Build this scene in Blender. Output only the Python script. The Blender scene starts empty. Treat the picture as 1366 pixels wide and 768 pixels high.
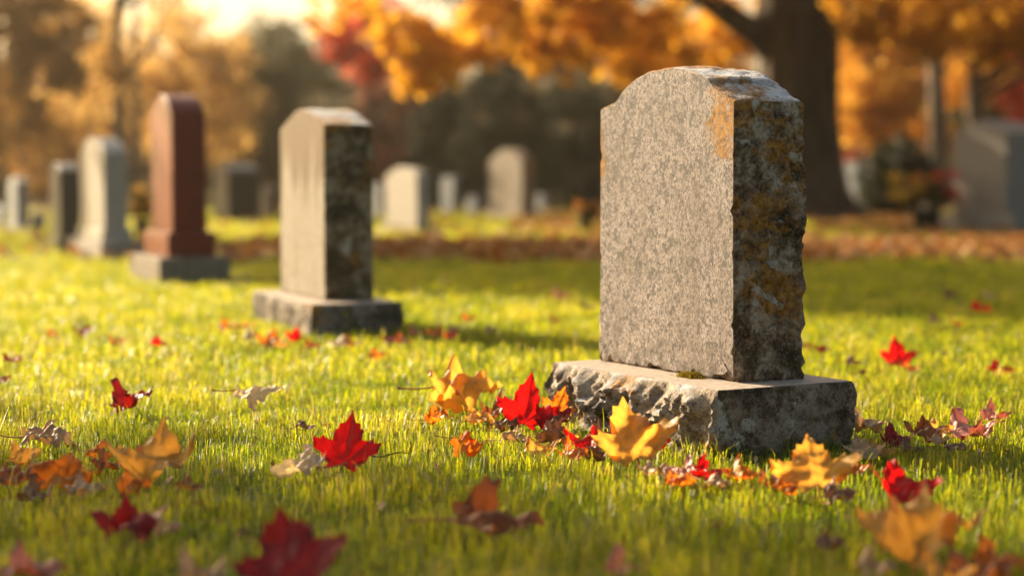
import bpy, bmesh, math, random
import numpy as np
from mathutils import Vector, Matrix, noise as NZ, Euler
R = math.radians
sc = bpy.context.scene
col = sc.collection
random.seed(7)
rng = np.random.default_rng(11)

# ------------------------------------------------------------------ camera
F, HOR, EYE = 2274.0, 250.0, 0.604          # focal length in px of a 1366 px wide picture, horizon row, eye height
PITCH = math.atan((384 - HOR) / F)
cam = bpy.data.objects.new('camera', bpy.data.cameras.new('camera')); col.objects.link(cam)
cam.location = (0, 0, EYE); cam.rotation_euler = (R(90) - PITCH, 0, 0)
cam.data.sensor_width = 36; cam.data.lens = F / 1366 * 36
cam.data.clip_start = 0.05; cam.data.clip_end = 600
cam.data.dof.use_dof = True; cam.data.dof.focus_distance = 4.02; cam.data.dof.aperture_fstop = 1.5
cam.data.dof.aperture_blades = 0
sc.camera = cam

# ------------------------------------------------------------------ world, sun, exposure
SUN_EL = 25.0
SUN_DIR = Vector((-1.0, 0.92, 0)).normalized()          # horizontal direction towards the sun
w = bpy.data.worlds.new('World'); sc.world = w; w.use_nodes = True
wn = w.node_tree; bg = wn.nodes['Background']
sky = wn.nodes.new('ShaderNodeTexSky'); sky.sky_type = 'NISHITA'; sky.sun_disc = False
sky.sun_elevation = R(SUN_EL); sky.sun_rotation = math.atan2(SUN_DIR.x, SUN_DIR.y)
sky.air_density = 1.0; sky.dust_density = 5.0; sky.ozone_density = 0.6
tint = wn.nodes.new('ShaderNodeMix'); tint.data_type = 'RGBA'; tint.blend_type = 'MULTIPLY'; tint.inputs[0].default_value = 1.0
tint.inputs[7].default_value = (1.04, .95, .78, 1)      # golden hour air
wn.links.new(sky.outputs[0], tint.inputs[6]); wn.links.new(tint.outputs[2], bg.inputs[0]); bg.inputs[1].default_value = 0.078
sun = bpy.data.objects.new('sun', bpy.data.lights.new('sun', 'SUN')); col.objects.link(sun)
sun.data.energy = 5.0; sun.data.angle = R(0.5); sun.data.color = (1.0, 0.80, 0.54)
d = Vector((SUN_DIR.x * math.cos(R(SUN_EL)), SUN_DIR.y * math.cos(R(SUN_EL)), math.sin(R(SUN_EL))))
sun.rotation_euler = d.to_track_quat('Z', 'Y').to_euler()
sun.location = d * 50
vs = sc.view_settings
vs.view_transform = 'Standard'; vs.look = 'None'; vs.exposure = 1.6; vs.gamma = 1.0; vs.use_curve_mapping = False
cy = sc.cycles
cy.use_denoising = True; cy.denoiser = 'OPENIMAGEDENOISE'; cy.denoising_input_passes = 'RGB_ALBEDO_NORMAL'
cy.max_bounces = 6; cy.diffuse_bounces = 3; cy.glossy_bounces = 2; cy.transmission_bounces = 4
cy.volume_bounces = 0; cy.caustics_reflective = False; cy.caustics_refractive = False
cy.sample_clamp_indirect = 4.0; cy.use_adaptive_sampling = False

# ------------------------------------------------------------------ picture row/column -> point in the place
_c, _s = math.cos(PITCH), math.sin(PITCH)
def ray(px, py):
    a, v = (px - 683) / F, (384 - py) / F
    return Vector((a, _c + v * _s, -_s + v * _c))
def G(px, py, z=0.0):                     # point on the level z
    r = ray(px, py); t = (z - EYE) / r.z
    return Vector((0, 0, EYE)) + r * t
def AT(px, py, depth):                    # point at a distance from the camera plane
    r = ray(px, py); return Vector((0, 0, EYE)) + r * (depth / r.y)

# ------------------------------------------------------------------ object helpers
def link(o, parent=None):
    col.objects.link(o)
    if parent: o.parent = parent
    return o
def tag(o, label=None, cat=None, group=None, kind=None):
    for k, v in (('label', label), ('category', cat), ('group', group), ('kind', kind)):
        if v: o[k] = v
    return o
def empty(name, loc, rz=0.0):
    o = bpy.data.objects.new(name, None); o.empty_display_size = 0.2
    o.location = loc; o.rotation_euler = (0, 0, rz); return link(o)
def mesh_np(name, V, T, mats, parent=None, smooth=True, attrs=None, sharp=None):
    V = np.asarray(V, np.float32); T = np.asarray(T, np.int32); k = T.shape[1]
    me = bpy.data.meshes.new(name)
    me.vertices.add(len(V)); me.vertices.foreach_set('co', V.ravel())
    me.loops.add(T.size); me.loops.foreach_set('vertex_index', T.ravel())
    me.polygons.add(len(T)); me.polygons.foreach_set('loop_start', np.arange(0, T.size, k, dtype=np.int32))
    me.polygons.foreach_set('use_smooth', np.full(len(T), smooth))
    me.update(calc_edges=True)
    for an, av in (attrs or {}).items():
        a = me.attributes.new(an, 'FLOAT', 'POINT'); a.data.foreach_set('value', np.asarray(av, np.float32))
    for m in mats: me.materials.append(m)
    if sharp: me.set_sharp_from_angle(angle=R(sharp))
    return link(bpy.data.objects.new(name, me), parent)
def mesh_bm(name, bm, mats, parent=None, smooth=True, sharp=None):
    bmesh.ops.recalc_face_normals(bm, faces=bm.faces)
    me = bpy.data.meshes.new(name); bm.to_mesh(me); bm.free()
    for m in mats: me.materials.append(m)
    me.polygons.foreach_set('use_smooth', np.full(len(me.polygons), smooth))
    if sharp: me.set_sharp_from_angle(angle=R(sharp))
    ca = me.attributes.get('cap')
    if ca:
        flat = np.zeros(len(me.polygons), np.int32); ca.data.foreach_get('value', flat)
        me.polygons.foreach_set('use_smooth', (flat == 0) & smooth)
    me.update()
    return link(bpy.data.objects.new(name, me), parent)
def tube(path, radii, sides=8, wob=0.0, seed=0, cap=True):
    """numpy tube through points"""
    P = [Vector(p) for p in path]; V = []; T = []
    for i, p in enumerate(P):
        t = (P[min(i + 1, len(P) - 1)] - P[max(i - 1, 0)]).normalized()
        a = t.cross(Vector((0.31, 0.95, 0.02)) if abs(t.z) > .8 else Vector((0, 0, 1))).normalized(); b = t.cross(a)
        for k in range(sides):
            q = 2 * math.pi * k / sides
            n = a * math.cos(q) + b * math.sin(q)
            rr = radii[i]
            if wob: rr *= 1 + wob * NZ.noise(Vector((n.x * 1.6, n.y * 1.6, p.z * .35 + seed)) * 1.7) + wob * .6 * NZ.noise(Vector((n.x * 6, n.y * 6, p.z * .8 + seed)))
            V.append(p + n * rr)
    for i in range(len(P) - 1):
        for k in range(sides):
            a0, a1 = i * sides + k, i * sides + (k + 1) % sides
            T.append((a0, a1, a1 + sides, a0 + sides))
    return V, T
def merge(parts):
    V = []; T = []
    for v, t in parts:
        o = len(V); V += [tuple(x) for x in v]; T += [tuple(i + o for i in f) for f in t]
    return V, T

# ------------------------------------------------------------------ material helpers
class Mat:
    def __init__(s, name):
        s.m = bpy.data.materials.new(name); s.m.use_nodes = True; s.t = s.m.node_tree
        s.p = s.t.nodes['Principled BSDF']; s.out = s.t.nodes['Material Output']
    def n(s, typ, **kw):
        x = s.t.nodes.new('ShaderNode' + typ)
        for k, v in kw.items(): setattr(x, k, v)
        return x
    def set(s, sock, v):
        if isinstance(v, bpy.types.NodeSocket): s.t.links.new(v, sock)
        elif isinstance(v, tuple) and len(v) == 3 and sock.type == 'RGBA': sock.default_value = (*v, 1)
        else: sock.default_value = v
    def obj(s, scale=(1, 1, 1), loc=(0, 0, 0)):
        c = s.n('TexCoord'); m = s.n('Mapping'); s.t.links.new(c.outputs['Object'], m.inputs[0])
        m.inputs['Scale'].default_value = scale; m.inputs['Location'].default_value = loc; return m.outputs[0]
    def noise(s, scale, detail=4, rough=.55, vec=None, dist=0.0):
        x = s.n('TexNoise'); s.set(x.inputs['Vector'], vec if vec else s.obj())
        x.inputs['Scale'].default_value = scale; x.inputs['Detail'].default_value = detail
        x.inputs['Roughness'].default_value = rough; x.inputs['Distortion'].default_value = dist
        return x.outputs[0]
    def voro(s, scale, vec=None):
        x = s.n('TexVoronoi'); s.set(x.inputs['Vector'], vec if vec else s.obj()); x.inputs['Scale'].default_value = scale
        return x
    def step(s, v, a, b):                       # smooth 0..1 between a and b
        x = s.n('MapRange', interpolation_type='SMOOTHSTEP'); s.set(x.inputs[0], v)
        x.inputs[1].default_value = a; x.inputs[2].default_value = b; return x.outputs[0]
    def math(s, op, a, b=0.0):
        x = s.n('Math', operation=op); s.set(x.inputs[0], a); s.set(x.inputs[1], b); return x.outputs[0]
    def mix(s, f, a, b, mode='MIX'):
        x = s.n('Mix', data_type='RGBA', blend_type=mode); s.set(x.inputs[0], f); s.set(x.inputs[6], a); s.set(x.inputs[7], b)
        return x.outputs[2]
    def ramp(s, f, stops):
        x = s.n('ValToRGB'); s.set(x.inputs[0], f); e = x.color_ramp.elements
        while len(e) < len(stops): e.new(0.5)
        for q, (p, c) in zip(e, stops): q.position = p; q.color = (*c, 1)
        return x.outputs[0]
    def xyz(s, vec=None):
        x = s.n('SeparateXYZ'); s.set(x.inputs[0], vec if vec else s.obj()); return x.outputs
    def attr(s, name): return s.n('Attribute', attribute_name=name).outputs['Fac']
    def nz(s):
        g = s.n('NewGeometry'); x = s.n('SeparateXYZ'); s.t.links.new(g.outputs['Normal'], x.inputs[0]); return x.outputs[2]
    def bump(s, h, strength, dist=.004):
        b = s.n('Bump'); s.set(b.inputs['Height'], h); b.inputs['Strength'].default_value = strength
        b.inputs['Distance'].default_value = dist; s.t.links.new(b.outputs[0], s.p.inputs['Normal'])
    def done(s, colr, rough=.8, spec=.3, trans=None, tfac=.4):
        s.set(s.p.inputs['Base Color'], colr); s.set(s.p.inputs['Roughness'], rough)
        s.set(s.p.inputs['Specular IOR Level'], spec)
        if trans is not None:
            tr = s.n('BsdfTranslucent'); s.set(tr.inputs[0], trans); mx = s.n('MixShader'); s.set(mx.inputs[0], tfac)
            s.t.links.new(s.p.outputs[0], mx.inputs[1]); s.t.links.new(tr.outputs[0], mx.inputs[2])
            s.t.links.new(mx.outputs[0], s.out.inputs[0])
        return s.m

def polished_granite():
    m = Mat('polished granite'); v = m.obj((1, 1, .8))
    a = m.noise(180, 3, .62, v); b = m.noise(64, 4, .6, v, .4); c = m.noise(4.5, 5, .6); b2 = m.noise(24, 4, .6, v)
    g = m.ramp(a, [(.34, (.08, .07, .064)), (.43, (.20, .170, .157)), (.54, (.29, .25, .232)), (.72, (.42, .365, .335))])
    g = m.mix(m.math('MULTIPLY', m.step(b, .53, .60), .82), g, (.085, .082, .078))
    g = m.mix(m.math('MULTIPLY', m.step(b2, .54, .68), .45), g, (.12, .105, .095))
    sp = m.step(m.noise(260, 1, .5), .63, .70); g = m.mix(m.math('MULTIPLY', sp, .75), g, (.03, .026, .023))
    li = m.step(m.noise(210, 1, .5, m.obj((1, 1, .7), (4, 2, 7))), .64, .71); g = m.mix(m.math('MULTIPLY', li, .6), g, (.50, .45, .40))
    x = m.xyz()
    # long weather stains running down, damp foot
    st = m.step(m.noise(10, 4, .6, m.obj((1, 1, .12))), .50, .72)
    g = m.mix(m.math('MULTIPLY', st, .42), g, (.13, .10, .075))
    g = m.mix(m.math('MULTIPLY', m.step(c, .48, .70), .40), g, (.14, .11, .08))
    g = m.mix(m.math('MULTIPLY', m.math('MULTIPLY', m.step(x[2], .27, .15), m.step(b2, .40, .6)), .6), g, (.07, .058, .042))
    n1 = m.noise(26, 8, .72); n0 = m.noise(9, 4, .6)
    er = m.math('MULTIPLY', m.step(x[0], .03, .26), m.step(x[2], .44, .74))
    el = m.math('MULTIPLY', m.step(x[0], -.20, -.30), m.step(x[2], .48, .66))
    e = m.math('MAXIMUM', er, el)
    lm = m.step(m.math('ADD', m.math('MULTIPLY', e, .36), m.math('ADD', m.math('MULTIPLY', n1, .42), m.math('MULTIPLY', n0, .28))), .62, .68)
    lc = m.ramp(m.noise(75, 4, .65), [(.32, (.10, .05, .015)), (.5, (.27, .125, .022)), (.72, (.40, .24, .08))])
    g = m.mix(m.math('MULTIPLY', lm, m.step(m.noise(120, 3, .6), .34, .46)), g, lc)
    m.bump(m.math('ADD', m.math('MULTIPLY', a, .6), m.math('MULTIPLY', lm, m.noise(160, 3))), .35, .0015)
    return m.done(g, .6, .12)

def rough_stone(name, dark, mid, pale, orange=.5, white=.5, moss=.3, zlo=.2, zhi=.85, top=(.42, .42, .43)):
    m = Mat(name); x = m.xyz()
    n1 = m.noise(9, 8, .68); n2 = m.noise(38, 6, .7); n3 = m.noise(5.5, 7, .62, m.obj((1, 1, 1), (3.1, 1.7, 5.2))); n4 = m.noise(6, 8, .60, m.obj((1, 1, 1), (8.1, 4.7, 2.2)))
    g = m.ramp(m.math('ADD', m.math('MULTIPLY', n1, .6), m.math('MULTIPLY', n2, .4)), [(.42, dark), (.49, mid), (.56, pale)])
    k = m.step(x[2], zlo, zhi)
    om = m.step(m.math('ADD', n3, m.math('MULTIPLY', k, .12)), .60 - .12 * orange, .66 - .12 * orange)
    om = m.math('MULTIPLY', om, m.step(n2, .36, .52))
    g = m.mix(om, g, m.ramp(m.noise(55, 4), [(.3, (.12, .055, .012)), (.55, (.34, .15, .025)), (.75, (.48, .27, .07))]))
    wm = m.math('MULTIPLY', m.step(n4, .64 - .1 * white, .67 - .1 * white), m.step(n2, .30, .46))
    g = m.mix(wm, g, (.42, .39, .33))
    mm = m.math('MULTIPLY', m.step(m.noise(4, 6, .6, m.obj((1, 1, 1), (1.1, 9.7, 2.2))), .66 - .16 * moss, .72 - .16 * moss), .8)
    g = m.mix(mm, g, (.05, .038, .012))
    up = m.step(m.nz(), .55, .9)  # upward faces painted paler, rim light put into the stone colour
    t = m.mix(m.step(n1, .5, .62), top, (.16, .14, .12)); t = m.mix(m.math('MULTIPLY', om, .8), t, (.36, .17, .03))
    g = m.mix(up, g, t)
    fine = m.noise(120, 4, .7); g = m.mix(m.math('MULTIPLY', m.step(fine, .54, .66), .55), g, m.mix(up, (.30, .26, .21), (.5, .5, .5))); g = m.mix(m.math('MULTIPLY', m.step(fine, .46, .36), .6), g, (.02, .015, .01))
    m.bump(m.math('ADD', n2, m.math('MULTIPLY', fine, .6)), 1.0, .008)
    return m.done(g, .85, .2)

def plain_stone(name, c1, c2, stain=(.1, .085, .05), amt=.5, rough=.6, crown_stain=None):
    m = Mat(name); x = m.xyz(m.obj((1, 1, .25)))
    g = m.mix(m.step(m.noise(60, 4, .65), .38, .62), c1, c2)
    st = m.step(m.noise(9, 5, .6, m.obj((1.6, 1.6, .35))), .62 - .15 * amt, .74 - .08 * amt)
    g = m.mix(m.math('MULTIPLY', st, .8), g, stain)
    if crown_stain:                 # rust and algae runs from the weathered top downwards
        z = m.xyz()[2]; run = m.noise(6.5, 5, .65, m.obj((1.8, 1.8, .16)))
        k = m.step(m.math('ADD', m.math('MULTIPLY', m.step(z, .30, .92), .30), m.math('MULTIPLY', run, .9)), .58, .70)
        g = m.mix(m.math('MULTIPLY', k, .92), g, crown_stain)
        foot = m.step(m.math('ADD', m.math('MULTIPLY', m.step(z, .40, .12), .22), m.math('MULTIPLY', m.noise(16, 5), .8)), .54, .70)
        g = m.mix(m.math('MULTIPLY', foot, .55), g, (.12, .10, .075))
    m.bump(m.noise(50, 4), .4, .004)
    return m.done(g, rough, .15)

M = {}
M['granite'] = polished_granite()
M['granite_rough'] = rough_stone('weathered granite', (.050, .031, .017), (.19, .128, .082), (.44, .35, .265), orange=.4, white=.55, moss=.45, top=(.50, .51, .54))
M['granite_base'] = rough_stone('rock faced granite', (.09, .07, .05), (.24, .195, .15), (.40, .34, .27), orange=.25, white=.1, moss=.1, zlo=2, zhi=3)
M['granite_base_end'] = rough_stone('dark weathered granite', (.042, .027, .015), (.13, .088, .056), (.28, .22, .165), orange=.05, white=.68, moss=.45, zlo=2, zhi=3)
M['granite_top'] = plain_stone('sawn granite', (.44, .36, .30), (.30, .26, .23), (.12, .10, .08), .35, .5)
M['pale'] = plain_stone('lichen streaked stone', (.27, .235, .195), (.175, .15, .12), (.17, .125, .07), .7, .6, (.085, .045, .012))
M['pale_rough'] = rough_stone('dark mossy stone', (.038, .026, .012), (.13, .09, .05), (.32, .255, .175), orange=.15, white=.40, moss=.75, zlo=.5, zhi=.9, top=(.55, .54, .53))
M['pale_base'] = rough_stone('weathered base stone', (.05, .042, .03), (.14, .115, .09), (.27, .23, .19), orange=.2, white=.2, moss=.4, zlo=2, zhi=3, top=(.5, .47, .43))
M['red'] = plain_stone('red granite', (.19, .036, .022), (.13, .024, .016), (.07, .02, .014), .3, .33)
M['grey'] = plain_stone('grey granite', (.24, .22, .20), (.17, .155, .14), (.10, .085, .07), .3, .6)
M['white'] = plain_stone('white marble', (.36, .335, .30), (.28, .26, .23), (.17, .15, .12), .4, .42)
M['dark'] = plain_stone('dark granite', (.055, .05, .045), (.04, .037, .034), (.03, .028, .024), .3, .3)
M['slate'] = plain_stone('blue grey stone', (.22, .24, .26), (.16, .18, .20), (.1, .1, .1), .3, .5)
M['tan'] = plain_stone('tan stone', (.22, .185, .145), (.16, .135, .105), (.09, .075, .05), .6, .7)

def leaf_mat(name, stops, tr, tf=.45, rough=.42, spec=.4):
    m = Mat(name)
    inf = m.n('ObjectInfo').outputs['Random']
    v = m.n('VectorMath', operation='ADD'); m.set(v.inputs[0], m.obj())
    cb = m.n('CombineXYZ'); m.set(cb.inputs[0], m.math('MULTIPLY', inf, 37.0)); m.set(v.inputs[1], cb.outputs[0])
    n1 = m.noise(26, 5, .62, v.outputs[0]); n2 = m.noise(170, 3, .6, v.outputs[0])
    g = m.ramp(n1, stops)
    g = m.mix(m.math('MULTIPLY', m.step(n2, .60, .72), .45), g, tuple(c * .35 for c in stops[0][1]))
    ve = m.attr('vein'); ed = m.attr('rim')
    g = m.mix(m.math('MULTIPLY', ve, .55), g, tuple(min(1, c * .45 + .05) for c in stops[-1][1]))
    g = m.mix(m.math('MULTIPLY', m.step(m.math('ADD', ed, m.math('MULTIPLY', n1, .5)), 1.05, 1.3), .55), g, (.16, .05, .015))
    m.bump(m.math('ADD', m.math('MULTIPLY', n1, .6), m.math('MULTIPLY', ve, -.5)), .5, .004)
    t = m.mix(1.0, g, tr, 'MULTIPLY')
    t = m.mix(.5, t, tr)
    return m.done(g, rough, spec, t, tf)
LM = {
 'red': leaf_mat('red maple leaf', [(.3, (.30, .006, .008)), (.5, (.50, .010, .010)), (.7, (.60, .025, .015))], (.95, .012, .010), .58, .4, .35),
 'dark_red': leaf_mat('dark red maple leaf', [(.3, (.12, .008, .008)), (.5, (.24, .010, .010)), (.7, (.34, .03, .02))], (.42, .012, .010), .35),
 'gold': leaf_mat('gold maple leaf', [(.3, (.50, .24, .05)), (.5, (.66, .38, .09)), (.7, (.72, .50, .20))], (.95, .52, .08), .6),
 'orange': leaf_mat('orange maple leaf', [(.3, (.34, .10, .015)), (.5, (.58, .21, .025)), (.7, (.66, .33, .07))], (.90, .30, .02), .6),
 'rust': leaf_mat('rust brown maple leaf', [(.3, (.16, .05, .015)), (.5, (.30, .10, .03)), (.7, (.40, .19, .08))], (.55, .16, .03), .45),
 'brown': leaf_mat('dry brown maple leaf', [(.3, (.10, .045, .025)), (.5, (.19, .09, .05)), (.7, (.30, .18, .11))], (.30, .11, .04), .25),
 'tan': leaf_mat('tan maple leaf', [(.3, (.34, .19, .09)), (.5, (.48, .30, .16)), (.7, (.58, .42, .27))], (.60, .34, .12), .3),
 'cream': leaf_mat('glare pale maple leaf', [(.3, (.58, .43, .26)), (.5, (.72, .60, .42)), (.7, (.78, .70, .56))], (.9, .70, .34), .5),  # pale tone is sun glare painted into the leaf colour
 'pink': leaf_mat('faded pink maple leaf', [(.3, (.38, .12, .09)), (.5, (.52, .22, .17)), (.7, (.60, .34, .27))], (.65, .18, .10), .3),
}
def foliage(name, stops, tr, tf=.5, rough=.55, spec=.25):
    m = Mat(name); t = m.attr('tint'); g = m.ramp(t, stops)
    x = m.mix(.6, g, tr)
    return m.done(g, rough, spec, x, tf)
M['maple_leaves'] = foliage('orange maple foliage', [(.0, (.20, .07, .010)), (.4, (.44, .19, .018)), (.8, (.60, .33, .03)), (1, (.66, .45, .07))], (1.0, .56, .035), .62)
M['hazed_leaves'] = foliage('haze-dulled brown foliage', [(.0, (.12, .065, .022)), (.5, (.26, .14, .04)), (1, (.40, .22, .06))], (.62, .34, .07), .5)  # dulled tones, distance haze painted into the far left leaves
M['amber_leaves'] = foliage('amber foliage', [(.0, (.16, .06, .012)), (.5, (.36, .15, .02)), (1, (.50, .24, .04))], (.85, .42, .04), .55)
M['gold_leaves'] = foliage('gold foliage', [(.0, (.34, .17, .03)), (.5, (.55, .30, .05)), (1, (.64, .42, .12))], (1.0, .58, .07), .62)
M['tan_leaves'] = foliage('thin tan foliage', [(.0, (.22, .13, .05)), (.5, (.40, .25, .09)), (1, (.52, .36, .14))], (.90, .58, .16), .6)
M['red_leaves'] = foliage('red foliage', [(.0, (.26, .03, .015)), (.5, (.50, .06, .025)), (1, (.60, .14, .04))], (1.0, .14, .04), .62)
M['rust_leaves'] = foliage('rusty foliage', [(.0, (.14, .05, .03)), (.5, (.26, .09, .05)), (1, (.36, .15, .08))], (.5, .14, .07), .4)
M['olive_leaves'] = foliage('olive needles', [(.0, (.045, .045, .016)), (.5, (.075, .07, .024)), (1, (.12, .10, .035))], (.14, .12, .03), .3)
M['dark_leaves'] = foliage('dark evergreen needles', [(.0, (.012, .016, .007)), (.5, (.022, .026, .010)), (1, (.04, .042, .015))], (.04, .045, .012), .2)
M['wood_leaves'] = foliage('far woodland leaves', [(.0, (.045, .032, .014)), (.4, (.085, .065, .028)), (.8, (.15, .095, .036)), (1, (.24, .14, .045))], (.22, .13, .03), .3)
def bark(name, a, b):
    m = Mat(name); n1 = m.noise(7, 6, .65, m.obj((1, 1, .18)))
    m.bump(n1, 1.0, .04)
    return m.done(m.mix(m.step(n1, .35, .65), a, b), .9, .2)
M['bark'] = bark('maple bark', (.030, .021, .014), (.085, .060, .042))
M['grey_bark'] = bark('grey bark', (.075, .062, .05), (.17, .145, .12))
M['stem'] = Mat('leaf stem').done((.30, .075, .04), .5, .3)
M['twig'] = Mat('twig bark').done((.06, .035, .02), .8, .2)

# ------------------------------------------------------------------ ground
def ground_mat():
    m = Mat('lawn soil'); n1 = m.noise(.35, 5, .6); n2 = m.noise(6, 6, .65); n3 = m.noise(60, 4, .6)
    g = m.mix(m.step(n3, .4, .62), (.045, .055, .012), (.10, .115, .022))
    g = m.mix(m.math('MULTIPLY', m.step(n2, .52, .66), .5), g, (.13, .115, .03))
    # fallen leaves thicken under the trees
    x = m.xyz(); far = m.step(m.math('ADD', x[1], m.math('MULTIPLY', n1, 8)), 34, 48)
    g = m.mix(m.math('MULTIPLY', far, .75), g, m.ramp(n2, [(.35, (.07, .045, .016)), (.55, (.17, .10, .03)), (.7, (.26, .15, .04))]))
    m.bump(n3, .6, .02)
    return m.done(g, .9, .2)
def make_ground():
    ys = np.concatenate([np.linspace(-6, 30, 60), np.linspace(32, 110, 30), np.linspace(114, 140, 5)])
    xs = np.concatenate([np.linspace(-120, -40, 7), np.linspace(-36, 36, 80), np.linspace(40, 120, 7)])
    V = []
    for y in ys:
        for x in xs: V.append((x, y, -.046 + .012 * NZ.noise(Vector((x * .35, y * .35, 0)))))
    nx = len(xs); i, j = np.meshgrid(np.arange(len(ys) - 1), np.arange(nx - 1), indexing='ij'); a = (i * nx + j).ravel()
    T = np.stack([a, a + 1, a + nx + 1, a + nx], 1)
    tag(mesh_np('ground', V, T, [ground_mat()]), 'grassy cemetery ground reaching back to the trees', 'ground', kind='structure')
make_ground()

# ------------------------------------------------------------------ headstones
FOOT = []      # (matrix world->local, half length, half depth) for keeping grass out
def resample(pts, step):
    out = []; n = len(pts)
    for i in range(n):
        a, b = Vector(pts[i]), Vector(pts[(i + 1) % n]); k = max(1, round((b - a).length / step))
        for q in range(k): out.append(a.lerp(b, q / k))
    return out
def loft(loop, levels, insets, put, disp, capmats=(0, 0), sidemat=1, sidepick=None):
    """prism over a 2-D loop, its side rings pushed by disp(point, normal2d, c)"""
    n = len(loop); bm = bmesh.new(); rings = []
    nor = []
    for i in range(n):
        t = loop[(i + 1) % n] - loop[i - 1]; nor.append(Vector((t.y, -t.x)).normalized())
    for c, ins in zip(levels, insets):
        ring = []
        for i in range(n):
            q = loop[i] - nor[i] * ins; p = put(q.x, q.y, c); dd = disp(p, nor[i], c)
            q2 = q + nor[i] * dd; ring.append(bm.verts.new(put(q2.x, q2.y, c)))
        rings.append(ring)
    for j in range(len(rings) - 1):
        for i in range(n):
            k = (i + 1) % n
            f = bm.faces.new((rings[j][i], rings[j][k], rings[j + 1][k], rings[j + 1][i]))
            f.material_index = sidepick(nor[i]) if sidepick else sidemat
    c2 = sum(loop, Vector((0, 0))) / n
    for ring, mi, lev in ((rings[0], capmats[0], levels[0]), (rings[-1], capmats[1], levels[-1])):     # caps: shrinking rings round a hub, all in one plane
        ctr = put(c2.x, c2.y, lev)
        prev = ring
        for sc_ in (.88, .7, .4):
            cur = [bm.verts.new(ctr + (put(q.x, q.y, lev) - ctr) * sc_) for q in loop]
            for i in range(n):
                k = (i + 1) % n; f = bm.faces.new((prev[i], prev[k], cur[k], cur[i])); f.material_index = mi; f.tag = True
            prev = cur
        hub = bm.verts.new(ctr)
        for i in range(n):
            f = bm.faces.new((prev[i], prev[(i + 1) % n], hub)); f.material_index = mi; f.tag = True
    ly = bm.faces.layers.int.new('cap')
    for f in bm.faces: f[ly] = 1 if f.tag else 0
    return bm
def rock(p, s, seed=0.0):
    q = p * s + Vector((seed, seed * 1.7, -seed))
    dist, _ = NZ.voronoi(q)
    t = NZ.turbulence(q * .9, 4, True)
    w_ = NZ.noise(q * .6 + Vector((4, 7, 1)))
    return (dist[0] * .8 - .35) * .5 + (.55 - t) * .6 + .45 * w_
def arch_outline(W, z0, zs, zp, sl=.0, sr=.0, n=28, power=2.0):
    """closed loop (x,z): bottom, right side, arch, left side; sl/sr shoulder widths"""
    h = W / 2; pts = [(-h, z0), (h, z0), (h, zs)]
    if sr: pts.append((h - sr, zs + .002))
    a0, a1 = h - sr, -h + sl; base = zs + (.014 if (sl or sr) else 0)
    for i in range(n + 1):
        t = i / n; x = a0 + (a1 - a0) * t; u = abs(2 * t - 1)
        pts.append((x, base + (zp - base) * (1 - u ** power) if u < 1 else base))
    if sl: pts.append((-h + sl, zs + .002))
    pts.append((-h, zs))
    return pts
def tablet(root, W, T, outline, amp, mats, step=.012, ny=18, seed=0, back=None, name='tablet', edge_keep=.0):
    loop = resample(outline, step)
    ys = [-T / 2, -T / 2 + .003] + list(np.linspace(-T / 2 + .012, T / 2 - .012, ny)) + [T / 2 - .003, T / 2]
    ins = [.004, .0005] + [0] * ny + [.004, .012]
    def disp(p, n, c):
        m = min(1, max(0, (c + T / 2) / .05)); up = max(0, n.y)
        r = rock(p, 13, seed) + .6 * rock(p, 34, seed + 3) + .22 * rock(p, 75, seed + 9)
        chip = -.022 * max(0, NZ.noise(p * 30 + Vector((seed, 0, 0))) - .22) * (1 - m) * 2 * (1 - .85 * up)
        return amp * (1 - .72 * up) * m * (r * 1.1 + .25) + chip
    bm = loft(loop, ys, ins, lambda a, b, c: Vector((a, c, b)), disp, (0, 1), 1)
    return mesh_bm(name, bm, mats, root, True, 38)
def plinth(root, L, D, z0, z1, mats, amp_f=.004, amp_e=.003, step=.02, nz=8, seed=0, name='base', inset=0.003):
    rc = .006
    loop = resample([(-L / 2, -D / 2), (L / 2, -D / 2), (L / 2, D / 2), (-L / 2, D / 2)], step)
    zs = list(np.linspace(z0, z1 - .012, nz)) + [z1 - .004, z1]
    ins = [0] * nz + [.001, inset + .001]
    def disp(p, n, c):
        m = min(1, max(0, (z1 - c) / .035)) ; f = abs(n.y); e = abs(n.x)
        r = rock(p, 12, seed) + .5 * rock(p, 31, seed + 5) + .2 * rock(p, 75, seed + 9)
        chip = -.02 * max(0, NZ.noise(p * 14 + Vector((seed, 2, 0))) - .22) * (1 - m)
        af = amp_f if n.y < -.9 else min(amp_f, .010)
        return (af * f + amp_e * e) * m * (1.25 * r + .18) + chip
    bm = loft(loop, zs, ins, lambda a, b, c: Vector((a, b, c)), disp, (1, 0), 1,
              (lambda n: 2 if n.x > .7 or n.y > .7 else 1) if len(mats) > 2 else None)
    return mesh_bm(name, bm, mats, root, True, 38)
def axes(th): return Vector((-math.sin(th), math.cos(th), 0)), Vector((math.cos(th), math.sin(th), 0))
def along(P, dr, px):
    k = (px - 683) / F                      # x = k * (y*c - (z-EYE)*s) ~ k*y
    return (k * P.y - P.x) / (dr.x - k * dr.y)
def stone_root(name, label, corner, th, L, D, cat='headstone', group=None, lean=0):
    u, v = axes(th); c = corner + u * (L / 2) + v * (D / 2)
    root = empty(name, (c.x, c.y, 0), -(math.pi / 2 - th)); root.rotation_euler[1] = lean
    tag(root, label, cat, group)
    mw = Matrix.Translation((c.x, c.y, 0)) @ Matrix.Rotation(-(math.pi / 2 - th), 4, 'Z')
    FOOT.append((mw.inverted(), L / 2, D / 2)); return root, mw

# --- the big granite stone in front
TH1 = R(29.5); C1 = G(957, 606.5)
L1, D1, H1 = .728, .395, .146
s1, s1m = stone_root('headstone', 'large speckled granite headstone with arched top and ochre lichen on rough base', C1, TH1, L1, D1)
W1, T1 = .585, .204
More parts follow.
